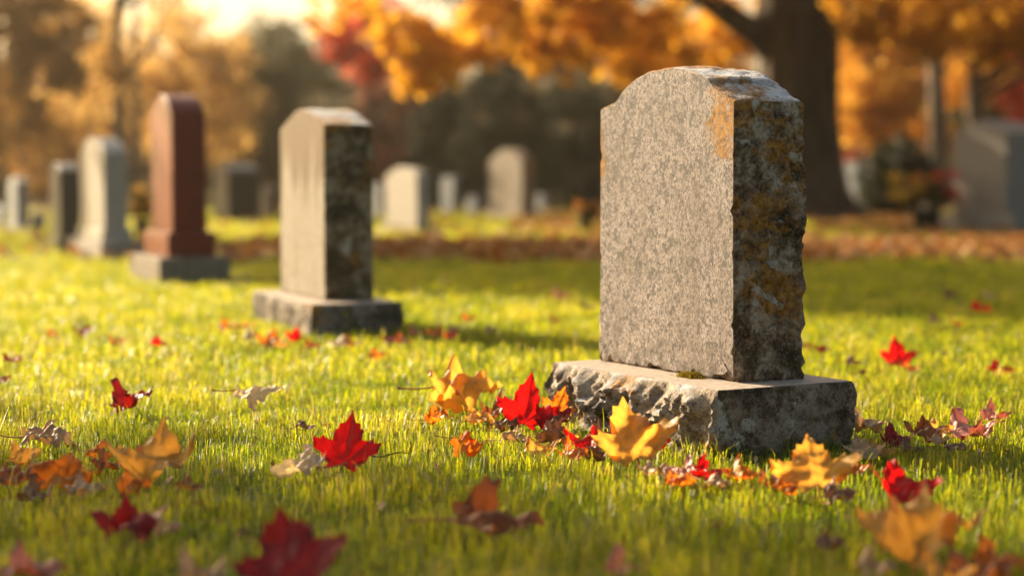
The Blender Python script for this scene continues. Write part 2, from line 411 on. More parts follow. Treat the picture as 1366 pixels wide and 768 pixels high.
# tablet stands off-centre on its base: shift in local coordinates
ox = L1 / 2 - .117 - W1 / 2; oy = -D1 / 2 + .129 + T1 / 2
h = W1 / 2
out1 = [(-h - .006, .1475), (h + .006, .1475), (h + .004, .3), (h, .55), (h, .806), (h - .012, .812), (h - .085, .846)]
for i in range(1, 24):
    t = i / 24; x = (h - .085) + (-h + .082 - (h - .085)) * t; z0 = .846 + (.822 - .846) * t
    out1.append((x, z0 + (.898 - z0) * (1 - abs(2 * (t * .92 + .02) - .96) ** 2.2)))
out1 += [(-h + .080, .829), (-h + .070, .824), (-h + .012, .812), (-h, .806), (-h, .27), (-h - .006, .262)]
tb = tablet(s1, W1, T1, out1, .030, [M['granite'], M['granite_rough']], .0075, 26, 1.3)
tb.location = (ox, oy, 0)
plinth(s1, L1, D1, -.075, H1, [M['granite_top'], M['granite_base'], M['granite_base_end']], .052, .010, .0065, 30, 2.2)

# --- second stone
TH2 = R(22.5); C2 = G(416, 447)
L2, D2 = 1.0, .39
s2, _ = stone_root('headstone', 'pale lichen streaked headstone with dark mossy side, second nearest, behind red leaf', C2, TH2, L2, D2)
W2, T2 = .72, .215; h = W2 / 2
out2 = [(-h, .128), (h, .128), (h, .868), (h - .02, .876)]
for i in range(0, 21):
    t = i / 20; out2.append(((h - .03) * (1 - 2 * t), .879 + (.948 - .879) * (.5 - .5 * math.cos(2 * math.pi * t)) ** .62))
out2 += [(-h + .02, .876), (-h, .868)]
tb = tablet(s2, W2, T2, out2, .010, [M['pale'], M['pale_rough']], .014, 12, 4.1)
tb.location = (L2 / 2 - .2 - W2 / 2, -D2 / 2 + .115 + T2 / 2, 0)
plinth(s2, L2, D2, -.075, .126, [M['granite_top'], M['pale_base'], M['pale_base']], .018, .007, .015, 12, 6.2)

# --- the others: base corner (px,py), left and right px of the base, tiers of (left, corner, right px, row of the tier's top), tablet
def far_stone(label, corner, th, lx, rx, tiers, tab, shoulder, peak, mat, bmat, sl=0, power=2.0, name='headstone', lean=0, group=None, amp=.003):
    th = R(th); C = G(*corner); u, v = axes(th)
    L = along(C, u, lx); D = along(C, v, rx); cx = corner[0]
    root, mw = stone_root(name, label, C, th, L, D, group=group, lean=lean)
    z = -.07; dy = C.y + .35 * L
    zat = lambda py: EYE + (HOR - py) / F * dy
    for k, (a, b, c, top) in enumerate(tiers):
        l = L * (b - a) / (cx - lx); dd = D * (c - b) / (rx - cx); zt = EYE + (HOR - top) / F * (C.y + .1)
        plinth(root, l, dd, z, zt, [bmat if k == 0 else mat] * 2, .006, .004, .05, 5, corner[0], 'base' if k == 0 else 'upper_base', .012)
        z = zt + .002
    a, b, c = tab; W = L * (b - a) / (cx - lx); T = D * (c - b) / (rx - cx)
    o = arch_outline(W, z, zat(shoulder), zat(peak), sl, sl, 20, power)
    t = tablet(root, W, T, o, amp, [mat, mat], .03, 6, corner[0] * .01)
    return root
far_stone('tall red granite headstone with rounded top on grey base', (213, 375), 24, 174, 307,
          [(174, 213, 307, 343), (193, 224, 287, 310)], (201, 228, 274), 152, 126, M['red'], M['tan'], .04)
far_stone('white marble headstone with rounded top on stepped base, beside red granite stone', (135, 345), 23, 90, 192,
          [(90, 135, 192, 323), (108, 141, 180, 306)], (114, 144.5, 176), 205, 183, M['white'], M['grey'], 0, 2.4)
far_stone('narrow dark polished headstone with bright top, left of white marble stone', (78, 330), 22, 64, 112,
          [(64, 78, 112, 318)], (66, 79, 106), 228, 217, M['dark'], M['dark'])
far_stone('small blue grey headstone near left edge of the photo', (22, 307), 22, 8, 42,
          [(8, 22, 42, 301)], (12, 23, 39), 242, 237, M['slate'], M['slate'])
far_stone('low pale blue marker at far left, partly cut off by photo edge', (2, 303), 22, -12, 10, [], (-10, 2, 10), 278, 272, M['slate'], M['slate'])
far_stone('tiny pale blue marker between the blue grey and dark headstones', (50, 306), 22, 41, 62, [], (41, 50, 62), 288, 283, M['slate'], M['slate'])
far_stone('wide dark slate headstone standing behind red and lichen streaked stones', (303, 294), 24, 283, 350, [], (284, 303, 346), 230, 220, M['dark'], M['dark'], .1)
far_stone('small dim headstone directly left of lichen streaked stone, far back', (358, 292), 24, 347, 372, [], (348, 358, 371), 256, 248, M['tan'], M['tan'])
far_stone('cream headstone leaning slightly, sunlit face, right of lichen streaked stone', (556, 308), 26, 508, 580,
          [(508, 556, 580, 301)], (515, 557, 573), 234, 223, M['white'], M['grey'], .05, lean=-.03)
far_stone('narrow pale headstone between cream leaning stone and big tan stone', (604, 285), 24, 586, 614, [], (588, 604, 612), 240, 235, M['slate'], M['slate'])
far_stone('broad tan headstone with stepped top before dark evergreens', (696, 291), 27, 645, 722,
          [(645, 696, 722, 283)], (652, 695, 713), 212, 199, M['tan'], M['tan'], .12)
far_stone('low pale rounded headstone beside big granite stone, far back', (784, 277), 27, 745, 806, [], (747, 784, 803), 254, 239, M['grey'], M['grey'])
far_stone('bluish headstone half hidden behind lichen streaked stone', (506, 288), 24, 486, 518, [], (488, 506, 515), 252, 245, M['slate'], M['slate'])
far_stone('tiny pale marker left of the broad tan headstone', (634, 286), 24, 620, 646, [], (621, 634, 645), 268, 261, M['slate'], M['slate'])
far_stone('tiny pale marker right of the broad tan headstone', (724, 283), 24, 712, 733, [], (713, 724, 731), 263, 258, M['slate'], M['slate'])
far_stone('pale square headstone half hidden by the big maple trunk', (1146, 284), 32, 1112, 1162, [(1112, 1146, 1162, 277)], (1116, 1144, 1158), 219, 217, M['slate'], M['slate'])
far_stone('tiny pale marker before dark hedge right of maple trunk', (1184, 280), 32, 1166, 1196, [], (1168, 1184, 1194), 262, 257, M['slate'], M['slate'])
far_stone('large grey family headstone with pointed top at right edge of the photo', (1352, 311), 33, 1246, 1420,
          [(1246, 1352, 1420, 286)], (1275, 1346, 1400), 178, 160, M['grey'], M['grey'], 0, 1.1)

# ------------------------------------------------------------------ moss tufts on the near base
def moss(px, py, L, W, label):
    c = G(px, py, H1); n = 900; V = []; T = []; tint = []
    u, v = axes(TH1)
    for i in range(n):
        a, b = random.gauss(0, .33), random.gauss(0, .3)
        if abs(a) > 1 or abs(b) > 1: continue
        p = c + u * (a * L) + v * (b * W); hh = .016 * max(.15, 1 - (a * a + b * b) * 1.1) * (.6 + .6 * NZ.noise(p * 90) + .3)
        ang = random.random() * 6.28; q = Vector((math.cos(ang), math.sin(ang), 0)) * .0022
        z0 = H1 - .003; lean = Vector((random.gauss(0, .003), random.gauss(0, .003), 0))
        o = len(V); V += [(p.x - q.x, p.y - q.y, z0), (p.x + q.x, p.y + q.y, z0), (p.x + lean.x, p.y + lean.y, H1 + max(.003, hh))]
        T.append((o, o + 1, o + 2)); tint += [random.random()] * 3
    tag(mesh_np('moss_tuft', V, T, [M['moss']], attrs={'tint': tint}), label, 'moss', 'moss tufts on the granite base')
M['moss'] = foliage('moss', [(0, (.06, .045, .008)), (.5, (.14, .10, .012)), (1, (.26, .19, .03))], (.30, .22, .02), .35, .8, .1)
moss(921, 503, .06, .035, 'larger olive moss tuft at foot of granite slab, nearer its lit corner')
moss(850, 486, .03, .03, 'smaller olive moss tuft along foot of granite slab, further left')

# ------------------------------------------------------------------ maple leaves on the lawn
HALF = [(0, 0), (.05, -.025), (.15, -.085), (.30, -.13), (.285, -.03), (.36, .02), (.24, .085), (.37, .12), (.47, .10), (.50, .19), (.66, .25), (.60, .33),
        (.72, .46), (.565, .44), (.53, .53), (.43, .475), (.30, .455), (.20, .44), (.225, .56), (.30, .66), (.235, .70), (.225, .80), (.12, .82), (.075, .91), (0, 1.06)]
def leaf_base(levels=3):
    bm = bmesh.new(); pts = HALF + [(-x, y) for x, y in HALF[-2:0:-1]]
    pts = [p for p in pts]
    vs_ = [bm.verts.new((x, y, 0)) for x, y in pts]
    n = len(vs_)
    # fan strips towards a skeleton of inner points so that subdivision is even
    f = bm.faces.new(vs_)
    bmesh.ops.triangulate(bm, faces=[f], quad_method='BEAUTY', ngon_method='BEAUTY')
    for _ in range(levels):
        ed = [e for e in bm.edges if e.calc_length() > .045]
        if not ed: break
        bmesh.ops.subdivide_edges(bm, edges=ed, cuts=1, use_grid_fill=True)
        bmesh.ops.triangulate(bm, faces=[q for q in bm.faces if len(q.verts) > 3])
    bm.verts.ensure_lookup_table()
    V = np.array([v.co[:] for v in bm.verts]); T = np.array([[v.index for v in q.verts] for q in bm.faces])
    bnd = np.array([v.is_boundary for v in bm.verts]); bm.free(); return V, T, bnd
LV, LT, LB = leaf_base(5)
_ang = [90, 47, 133, 8, 172]
def _vein(V):
    o = np.full(len(V), 9.0)
    for a, ln in zip(_ang, (1.0, .80, .80, .48, .48)):
        dx, dy = math.cos(R(a)), math.sin(R(a)); s = V[:, 0] * dx + (V[:, 1] - .02) * dy; t = np.abs(V[:, 0] * dy - (V[:, 1] - .02) * dx)
        t = np.where((s > -.02) & (s < ln), t * (1 + s), 9); o = np.minimum(o, t)
    return o
LVEIN = _vein(LV)
_bp = LV[LB]
LRIM = np.array([np.min(np.hypot(_bp[:, 0] - p[0], _bp[:, 1] - p[1])) for p in LV])
LRIM = np.clip(1 - LRIM / .12, 0, 1)
LEAVES = []
def leaf(px, py, wpx, mat, label, spin=0, lean=15, roll=0, curl=.25, cup=.1, crumple=.05, lift=.035, flat=1.0, stem=True):
    """px,py: where the leaf's lowest edge meets the grass"""
    g = G(px, py, lift); size = wpx / F * g.y / 1.36
    lift = (lift - .03) if wpx > 40 else lift - .02
    sd = random.random() * 100
    V = LV.copy(); x, y = V[:, 0], V[:, 1] - .4
    an = np.arctan2(y + .4, x); kr = 1 + .20 * np.array([NZ.noise(Vector((math.cos(q) * 1.7 + sd, math.sin(q) * 1.7, 1))) for q in an])
    x = x * kr; y = (y + .4) * kr - .4; flat = flat * random.uniform(.84, 1.04)
    if lean < 57: lean *= .62; wpx *= 1.12;  crumple = crumple * 1.7 + .02; curl *= random.uniform(.7, 1.15)
    fa = random.uniform(0, 6.28); fold = (x * math.cos(fa) + y * math.sin(fa)) - random.uniform(.05, .3)
    z = curl * x * x * 1.2 + cup * y * y + .035 * np.clip(1 - LVEIN / .12, 0, 1) * -1
    z = z + curl * .2 * np.clip(np.hypot(x, y) - .35, 0, 1) * np.sign(np.sin(3 * np.arctan2(y, x) + sd)) ** 1
    z = z + crumple * np.array([NZ.noise(Vector((a * 2.6 + sd, b * 2.6, 0))) * 1.6 + NZ.noise(Vector((a * 6 + sd, b * 6, 3))) * .55 for a, b in zip(x, y)])
    z = z + np.clip(fold, 0, 1) * random.uniform(-.3, .32) * (1 if lean < 60 else .3)
    P = np.stack([x * flat, y, z], 1) * size
    rot = Matrix.Rotation(R(roll), 3, 'Y') @ Matrix.Rotation(R(lean), 3, 'X') @ Matrix.Rotation(R(-spin), 3, 'Z')
    A = np.array(rot); Q = P @ A.T
    zmin = Q[:, 2].min(); loc = Vector((g.x, g.y, lift - zmin - .004)); loc.y -= Q[:, 1].min() * .8; loc.x *= loc.y / g.y
    o = mesh_np('maple_leaf', Q, LT, [LM[mat]], None, True, {'vein': np.clip(1 - LVEIN / .022, 0, 1), 'rim': LRIM})
    o.location = loc
    tag(o, label, 'leaf', 'fallen maple leaves on the grass')
    if stem:
        s0 = np.array([0, -.4, float(z[np.argmin(np.hypot(LV[:, 0], LV[:, 1]))])]); b = random.uniform(-.25, .25)
        path = [Vector(A @ ((s0 + np.array([b * t * t, -.62 * t, -.10 * t + .12 * t * t])) * size)) for t in np.linspace(0, 1, 7)]
        for p in path: p.z = max(p.z, -loc.z - .012 + .012 * random.random())
        v, t = tube(path, [size * .017 * (1 - .3 * q / 6) + (size * .012 if q == 6 else 0) for q in range(7)], 5)
        mesh_np('stem', v, t, [M['stem']], o)
    LEAVES.append((loc.x, loc.y, size * .42, lean))
    return o
L_ = leaf
# centre foreground
L_(462, 608, 100, 'red', 'bright red maple leaf standing upright on the lawn, in sharp focus', 20, 60, -12, .12, .05, .04)
L_(398, 622, 92, 'cream', 'glare pale maple leaf propped against the bright red upright leaf', -75, 24, -10, .55, .1, .08)
L_(405, 556, 44, 'brown', 'thin brown leaf edge just behind the bright red upright leaf', 80, 6, 0, .4, .1, .05, .05)
L_(388, 768, 150, 'dark_red', 'big dark red blurred leaf at bottom edge of the photo', -5, 58, -12, .15, .05, .05)
L_(272, 758, 90, 'tan', 'blurred tan leaf touching left side of bottom dark red leaf', 40, 30, 0, .4, .1, .1)
L_(40, 752, 115, 'pink', 'blurred pinkish brown leaf in bottom left corner', 60, 18, 0, .4, .1, .1)
L_(170, 700, 105, 'dark_red', 'deep red leaf near lower left, blurred, beside small tan leaf', -20, 42, 8, .5, .1, .1)
L_(224, 692, 52, 'tan', 'small tan leaf against right side of lower left deep red leaf', 60, 35, 0, .4, .1, .1)
L_(83, 636, 100, 'orange', 'glowing orange leaf upright at left, between rust and gold leaves', 8, 55, 6, .3, .1, .08)
L_(14, 630, 78, 'rust', 'rust brown leaf at left edge beside glowing orange leaf', -30, 40, 0, .5, .2, .1)
L_(208, 626, 124, 'gold', 'gold leaf with raised lobes at left, dark leaf tucked behind it', 10, 56, -6, .5, .15, .1)
L_(146, 614, 62, 'rust', 'rust leaf tucked behind the gold leaf with raised lobes', 60, 25, 0, .5, .1, .1)
L_(62, 584, 92, 'tan', 'curled tan leaf on sunny grass above the glowing orange leaf', 80, 22, 4, .7, .1, .12)
L_(176, 538, 70, 'dark_red', 'folded dark red leaf with pale edge standing in sunny grass', 70, 30, -25, .9, .1, .06)
L_(18, 475, 32, 'dark_red', 'small dark red leaf near left edge, level with granite base top', 30, 35, 0, .5)
L_(3, 505, 34, 'rust', 'rust leaf cut by the left edge of the photo', 30, 35, 0, .5)
L_(113, 441, 32, 'dark_red', 'dark red leaf far left, below the red granite stone', 0, 45, 0, .5)
L_(70, 441, 20, 'red', 'tiny red leaf left of the far left dark red leaf', 60, 25, 0, .5)
L_(158, 453, 30, 'orange', 'orange leaf in sunny grass below red granite stone', 20, 40, 0, .5)
L_(212, 453, 30, 'red', 'small red leaf right of orange leaf, below red granite stone', 80, 30, 0, .5)
L_(340, 534, 76, 'cream', 'white glaring curled leaf alone on grass below second headstone', 85, 10, 0, -.7, .1, .08, .06)
# round the second stone
L_(362, 450, 44, 'orange', 'orange leaf leaning on left face of second headstone base', 10, 45, 0, .5)
L_(394, 449, 28, 'red', 'bright red leaf at foot of second headstone base, beside orange leaf', 10, 60, 0, .3)
L_(303, 433, 36, 'orange', 'orange leaf lying left of second headstone base', 70, 30, 0, .5)
L_(325, 432, 30, 'gold', 'gold leaf touching left end of second headstone base', 10, 30, 0, .5)
L_(446, 456, 34, 'cream', 'pale shining leaf at near corner of second headstone base', -60, 25, 0, .6)
L_(468, 455, 36, 'rust', 'rust leaf in shade before second headstone base', 70, 25, 0, .5)
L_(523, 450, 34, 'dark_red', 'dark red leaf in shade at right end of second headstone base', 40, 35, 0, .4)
L_(503, 471, 36, 'orange', 'orange leaf on grass just below second headstone shadow', 70, 30, 0, .5)
L_(558, 441, 34, 'brown', 'brown leaf right of second headstone, first of the pile', 60, 30, 0, .5)
L_(586, 442, 36, 'orange', 'orange leaf in pile right of second headstone', 10, 35, 0, .5)
L_(607, 436, 26, 'tan', 'tan leaf at right of pile beside second headstone', 80, 25, 0, .5)
L_(627, 422, 28, 'orange', 'orange leaf farther back, right of second headstone pile', 40, 30, 0, .5)
L_(657, 437, 28, 'tan', 'tan leaf in grass, halfway between second headstone and granite stone', 70, 25, 0, .5)
# left of the granite base
L_(612, 541, 112, 'gold', 'large crumpled gold leaf left of granite base', 85, 46, 0, .35, .12, .2, .03)
L_(664, 545, 66, 'rust', 'rust brown leaf edge between crumpled gold leaf and red leaf', 95, 12, 0, .5, .1, .12)
L_(627, 594, 66, 'orange', 'small orange leaf alone on grass, below crumpled gold leaf', 75, 28, 6, .6, .2, .15)
L_(702, 556, 84, 'red', 'vivid red leaf standing upright at left end of granite base', 0, 66, 10, .35, .1, .06)
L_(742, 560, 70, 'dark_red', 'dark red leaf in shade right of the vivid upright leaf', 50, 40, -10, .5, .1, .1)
L_(745, 546, 52, 'orange', 'amber leaf upright against left corner of granite base', 20, 75, 0, .3, .1, .08, .05)
L_(740, 580, 74, 'brown', 'brown curled leaf lying before vivid red leaf', 100, 10, 0, .7, .1, .1)
L_(788, 587, 62, 'red', 'folded red leaf before rocky face of granite base', 25, 48, -20, .7, .1, .05)
L_(812, 577, 58, 'brown', 'dark brown leaf against rocky base, behind folded red leaf', 60, 55, 0, .4, .1, .1)
L_(843, 602, 112, 'gold', 'big pale gold leaf leaning on rocky face of granite base', -15, 62, 5, .4, .15, .14)
L_(878, 585, 36, 'red', 'red leaf tip peeking above big pale gold leaf', 5, 70, 0, .2, .1, .05, .05)
L_(905, 622, 62, 'pink', 'pale pink folded leaf at foot of granite base, left of red one', -40, 22, -20, .7, .1, .08)
L_(944, 624, 70, 'red', 'flat red leaf under near corner of granite base', 85, 22, 0, .4, .1, .08)
L_(986, 626, 62, 'orange', 'orange red leaf under near corner of granite base, right of flat red leaf', 95, 18, 0, .5, .1, .1)
L_(1085, 638, 110, 'gold', 'pointed gold leaf standing in front of dark end of granite base', -6, 58, 0, .45, .1, .12)
L_(1200, 650, 104, 'red', 'red leaf with shiny pink half, in shade right of granite base', -14, 54, 14, .7, .05, .05)
L_(1225, 738, 185, 'gold', 'large blurred gold leaf in lower right foreground', 25, 50, -14, .5, .15, .14)
L_(1342, 738, 110, 'orange', 'blurred orange leaf at right edge, beside large blurred gold leaf', 70, 25, 0, .5, .15, .1)
L_(655, 696, 150, 'rust', 'blurred rust leaf lying in lower middle foreground', 92, 34, 6, .5, .1, .1)
L_(832, 742, 64, 'pink', 'small blurred pinkish leaf at bottom, right of centre', 80, 20, 0, .4, .1, .1)
# right of the granite base, in its shadow
L_(1152, 594, 60, 'tan', 'tan leaf leaning against right end of granite base', -10, 50, 0, .4, .1, .08)
L_(1158, 562, 62, 'tan', 'light tan leaf lying behind leaf that leans on base right end', 75, 20, 0, .4, .1, .1)
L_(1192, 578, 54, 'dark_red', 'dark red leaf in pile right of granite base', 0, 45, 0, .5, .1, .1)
L_(1232, 572, 62, 'rust', 'rust leaf standing in middle of pile right of granite base', 5, 55, 0, .3, .1, .08)
L_(1258, 568, 52, 'gold', 'mustard leaf half hidden behind pile right of granite base', 60, 40, 0, .3, .1, .08)
L_(1297, 572, 84, 'pink', 'mauve tan curled leaf at right end of the pile', 88, 16, -10, .7, .1, .08)
L_(1250, 580, 34, 'tan', 'small pale leaf before rust leaf of the pile', 0, 40, 0, .4, .1, .08)
L_(1330, 546, 54, 'pink', 'faded leaf on sunny grass near right edge, above the pile', 80, 22, 0, .6, .1, .08)
L_(1196, 478, 58, 'red', 'bright red leaf upright on sunny grass right of granite stone', 0, 58, 0, .35, .1, .05)
L_(1217, 487, 26, 'orange', 'small orange leaf touching bright red leaf right of granite stone', 60, 30, 0, .4)
L_(1338, 487, 50, 'red', 'red leaf near right edge on sunny grass, with stalk', 80, 32, 0, .5, .1, .05)
L_(1098, 461, 24, 'dark_red', 'small dark red leaf close behind right side of granite stone', 20, 40, 0, .4)
L_(1077, 456, 24, 'rust', 'small rust leaf right beside rough edge of granite stone', 60, 30, 0, .4)
L_(1140, 478, 36, 'brown', 'small dry brown leaf left of bright red leaf right of stone', 85, 20, 0, .5)
L_(1308, 410, 36, 'red', 'distant red leaf in shaded grass at far right', 80, 25, 0, .5)
L_(1278, 428, 24, 'orange', 'distant orange leaf in shaded grass, below distant red leaf', 40, 35, 0, .5)
L_(1250, 424, 28, 'brown', 'distant brown leaf left of distant orange leaf', 80, 25, 0, .5)
L_(1322, 393, 28, 'tan', 'distant pale tan leaf in shaded grass, above distant red leaf', 60, 35, 0, .5)
L_(1268, 392, 28, 'brown', 'distant brown leaf in shaded grass, left of distant pale tan leaf', 60, 35, 0, .5)
L_(748, 394, 34, 'pink', 'distant pinkish leaf in shaded grass left of granite stone', 60, 35, 0, .5)
L_(784, 407, 26, 'brown', 'distant brown leaf close to left edge of granite stone', 60, 30, 0, .5)
L_(742, 424, 20, 'rust', 'distant tiny rust leaf in sunny grass left of granite stone', 60, 30, 0, .5)

# more of the drift
L_(112, 646, 64, 'tan', 'tan leaf lying flat between glowing orange and gold leaves at left', 70, 20, 0, .5, .1, .1)
L_(34, 604, 60, 'gold', 'gold leaf above rust brown leaf at the left edge', 40, 35, 0, .5, .1, .1)
L_(252, 636, 48, 'rust', 'rust leaf touching right end of gold leaf with raised lobes', 80, 25, 0, .6, .1, .1)
L_(690, 577, 58, 'tan', 'tan leaf lying flat under vivid red upright leaf', 95, 14, 0, .5, .1, .1)
L_(722, 590, 56, 'gold', 'gold leaf lying flat below brown curled leaf at granite base', 60, 24, 0, .5, .1, .1)
L_(766, 594, 54, 'orange', 'orange leaf left of folded red leaf before granite base', 70, 26, 0, .5, .1, .1)
L_(876, 617, 64, 'tan', 'tan leaf under big pale gold leaf at rocky base', 80, 16, 0, .5, .1, .1)
L_(1030, 632, 48, 'rust', 'rust leaf in shade at foot of dark base end', 60, 24, 0, .5, .1, .1)
L_(1118, 650, 58, 'brown', 'brown leaf half under pointed gold leaf', 85, 14, 0, .5, .1, .1)
L_(1140, 612, 46, 'orange', 'orange leaf in shade below right end of granite base', 40, 30, 0, .5, .1, .1)
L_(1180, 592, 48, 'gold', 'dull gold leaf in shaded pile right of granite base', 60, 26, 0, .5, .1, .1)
L_(1216, 588, 46, 'brown', 'brown leaf lying flat in front of the shaded pile', 80, 16, 0, .5, .1, .1)
L_(1276, 584, 46, 'brown', 'dry brown leaf under mauve tan curled leaf', 60, 20, 0, .5, .1, .1)
L_(1308, 768, 120, 'rust', 'blurred rust leaf below orange leaf in lower right corner', 60, 24, 0, .5, .1, .1)
L_(1112, 716, 60, 'brown', 'blurred brown leaf left of large blurred gold leaf', 80, 14, 0, .5, .1, .1)
L_(540, 452, 34, 'rust', 'rust leaf in shadow beside second headstone base, under brown one', 60, 26, 0, .5)
L_(336, 446, 34, 'brown', 'brown leaf at foot of second headstone base, left part', 60, 24, 0, .5)
L_(378, 456, 32, 'gold', 'gold leaf on grass before second headstone base, below bright red one', 70, 24, 0, .5)
L_(418, 457, 30, 'rust', 'rust leaf at foot of second headstone base, near its corner', 50, 26, 0, .5)
L_(602, 444, 30, 'red', 'red leaf among the pile right of second headstone', 30, 30, 0, .5)

for px, py, wd, mt, lb in ((584, 552, 50, 'orange', 'orange leaf under left end of large crumpled gold leaf'), (640, 553, 54, 'gold', 'gold leaf under right end of large crumpled gold leaf'),
    (676, 560, 44, 'brown', 'brown leaf between large crumpled gold leaf and vivid red leaf'), (756, 572, 46, 'gold', 'small gold leaf against left corner of rocky base'),
    (800, 598, 54, 'brown', 'brown leaf flat in grass before folded red leaf'), (906, 630, 50, 'orange', 'orange leaf flat in grass before pale pink folded leaf'),
    (960, 634, 50, 'tan', 'tan leaf flat in grass before near corner of granite base'), (1052, 640, 50, 'orange', 'orange leaf left of pointed gold leaf at dark base end'),
    (90, 626, 70, 'gold', 'gold leaf flat behind glowing orange leaf at left'), (180, 640, 60, 'orange', 'orange leaf flat under gold leaf with raised lobes'),
    (46, 650, 66, 'brown', 'brown leaf flat below rust brown leaf at left edge'), (132, 596, 50, 'orange', 'orange leaf flat above rust leaf tucked behind gold one'),
    (1262, 770, 100, 'gold', 'blurred gold leaf flat at bottom, lower right corner'), (1170, 745, 80, 'tan', 'blurred tan leaf under left lobe of large blurred gold leaf')):
    L_(px, py, wd, mt, lb, random.uniform(60, 110), 22, 0, .4, .1, .12)

# twigs and a dried seed head
def twig(px, py, L, ang, label, tilt=.12):
    g = G(px, py, .015); dr = Vector((math.cos(ang), math.sin(ang), tilt)).normalized()
    path = [g + dr * (L * t) + Vector((0, 0, .006 * math.sin(t * 5))) for t in np.linspace(-.5, .5, 7)]
    v, t = tube(path, [.0022, .002, .0022, .0018, .0017, .0014, .001], 6)
    tag(mesh_np('twig', v, t, [M['twig']]), label, 'twig', 'dark twigs on the lawn')
twig(575, 556, .07, .6, 'short dark twig on grass below crumpled gold leaf', .4)
twig(588, 551, .05, 2.4, 'tiny dark twig right above the short dark twig', .2)
twig(520, 606, .10, -.5, 'thin reddish twig right of the bright red upright leaf', .05)
def seed_head():
    g = G(1171, 531, -.03); root = empty('dried_seed_head', g); tag(root, 'dried brown seed head on thin stalk behind right end of granite base', 'weed')
    top = AT(1150, 498, g.y) - g
    path = [Vector((top.x * t + .006 * math.sin(3 * t), 0, top.z * t)) for t in np.linspace(0, 1, 8)]
    v, t = tube(path, [.0014] * 8, 6); mesh_np('stalk', v, t, [M['twig']], root)
    V = []; T = []; tint = []
    for i in range(70):
        dr = Vector((random.gauss(-.3, .7), random.gauss(0, .7), random.gauss(.8, .5))).normalized(); a = dr.cross(Vector((.3, .5, .2))).normalized() * .0016
        b = top + dr * .002; e = top + dr * random.uniform(.010, .022)
        o = len(V); V += [b - a, b + a, e]; T.append((o, o + 1, o + 2)); tint += [random.random()] * 3
    mesh_np('seeds', [tuple(x) for x in V], T, [foliage('dry seed', [(0, (.10, .06, .03)), (1, (.32, .2, .1))], (.3, .18, .08), .3)], root, attrs={'tint': tint})
seed_head()

# ------------------------------------------------------------------ leaf cards for crowns
def cards(P, size, up=0.0, elong=1.0):
    """one bent rhombus per point"""
    n = len(P); d1 = rng.normal(size=(n, 3)); d1[:, 2] -= up; d1 /= np.linalg.norm(d1, axis=1)[:, None]
    d2 = rng.normal(size=(n, 3)); d2 -= d1 * np.sum(d1 * d2, 1)[:, None]; d2 /= np.linalg.norm(d2, axis=1)[:, None]
    nn = np.cross(d1, d2); s = (size * rng.uniform(.65, 1.25, n))[:, None]
    a = P; b = P + d1 * s * .5 + d2 * s * .42 / elong + nn * s * .10; c = P + d1 * s; e = P + d1 * s * .5 - d2 * s * .42 / elong + nn * s * .10
    V = np.stack([a, b, c, e], 1).reshape(-1, 3); i = np.arange(n)[:, None] * 4
    T = np.concatenate([i + np.array([[0, 1, 2]]), i + np.array([[0, 2, 3]])], 0)
    return V, T
def blob(c, r, n, k=None, clump=.28, shell=.55):
    """leaf points gathered in clumps spread through an ellipsoid"""
    k = k or max(6, n // 60); q = rng.normal(size=(k, 3)); q /= np.linalg.norm(q, axis=1)[:, None]
    q *= (rng.uniform(shell ** 3, 1, k) ** (1 / 3))[:, None]; ctr = np.array(c) + q * np.array(r)
    w = rng.uniform(.4, 1.6, k); w /= w.sum(); idx = rng.choice(k, n, p=w)
    P = ctr[idx] + rng.normal(size=(n, 3)) * clump * np.array([1, 1, .7]); tint = np.clip(rng.uniform(0, 1, k)[idx] * .55 + rng.uniform(0, .5, n), 0, 1)
    return P, tint
def crown(name, root, blobs, size, mat, origin, up=.2, elong=1.0):
    P = np.concatenate([b[0] for b in blobs]) - np.array(origin); t = np.concatenate([b[1] for b in blobs])
    V, T = cards(P, size, up, elong)
    return mesh_np(name, V, T, [mat], root, False, {'tint': np.repeat(t, 4)})
def trunk(root, path, radii, mat, sides=14, wob=.12, name='trunk'):
    v, t = tube(path, radii, sides, wob, random.random() * 9); return mesh_np(name, v, t, [mat], root)
def tree(name, label, base, h, r, mat, bmat, blobs, size, group='trees behind the cemetery', limbs=5, up=.2, elong=1.0, lean=0.0, flare=1.5, cat='tree', ztop=None):
    b = Vector(base); root = empty(name, b); tag(root, label, cat, group)
    zt = ztop or h * .8
    path = [Vector((lean * z + .06 * math.sin(z), .05 * math.cos(z * 1.3), z - .05)) for z in np.linspace(0, zt, 12)]
    rad = [r * (1 - .72 * i / 11) * (flare if i == 0 else 1.0) for i in range(12)]
    trunk(root, path, rad, bmat)
    for i in range(limbs):
        z = zt * random.uniform(.35, .9); a = random.random() * 6.28; ln = h * random.uniform(.18, .32)
        s = Vector((lean * z, 0, z)); e = s + Vector((math.cos(a) * ln, math.sin(a) * ln, ln * .7)); mdl = (s + e) / 2 + Vector((0, 0, -.08 * ln))
        trunk(root, [s, s.lerp(mdl, .5), mdl, mdl.lerp(e, .5), e], [r * .42, r * .36, r * .28, r * .2, r * .1], bmat, 8, 0, 'limb')
    if blobs: crown('crown', root, blobs, size, mat, b, up, elong)
    return root

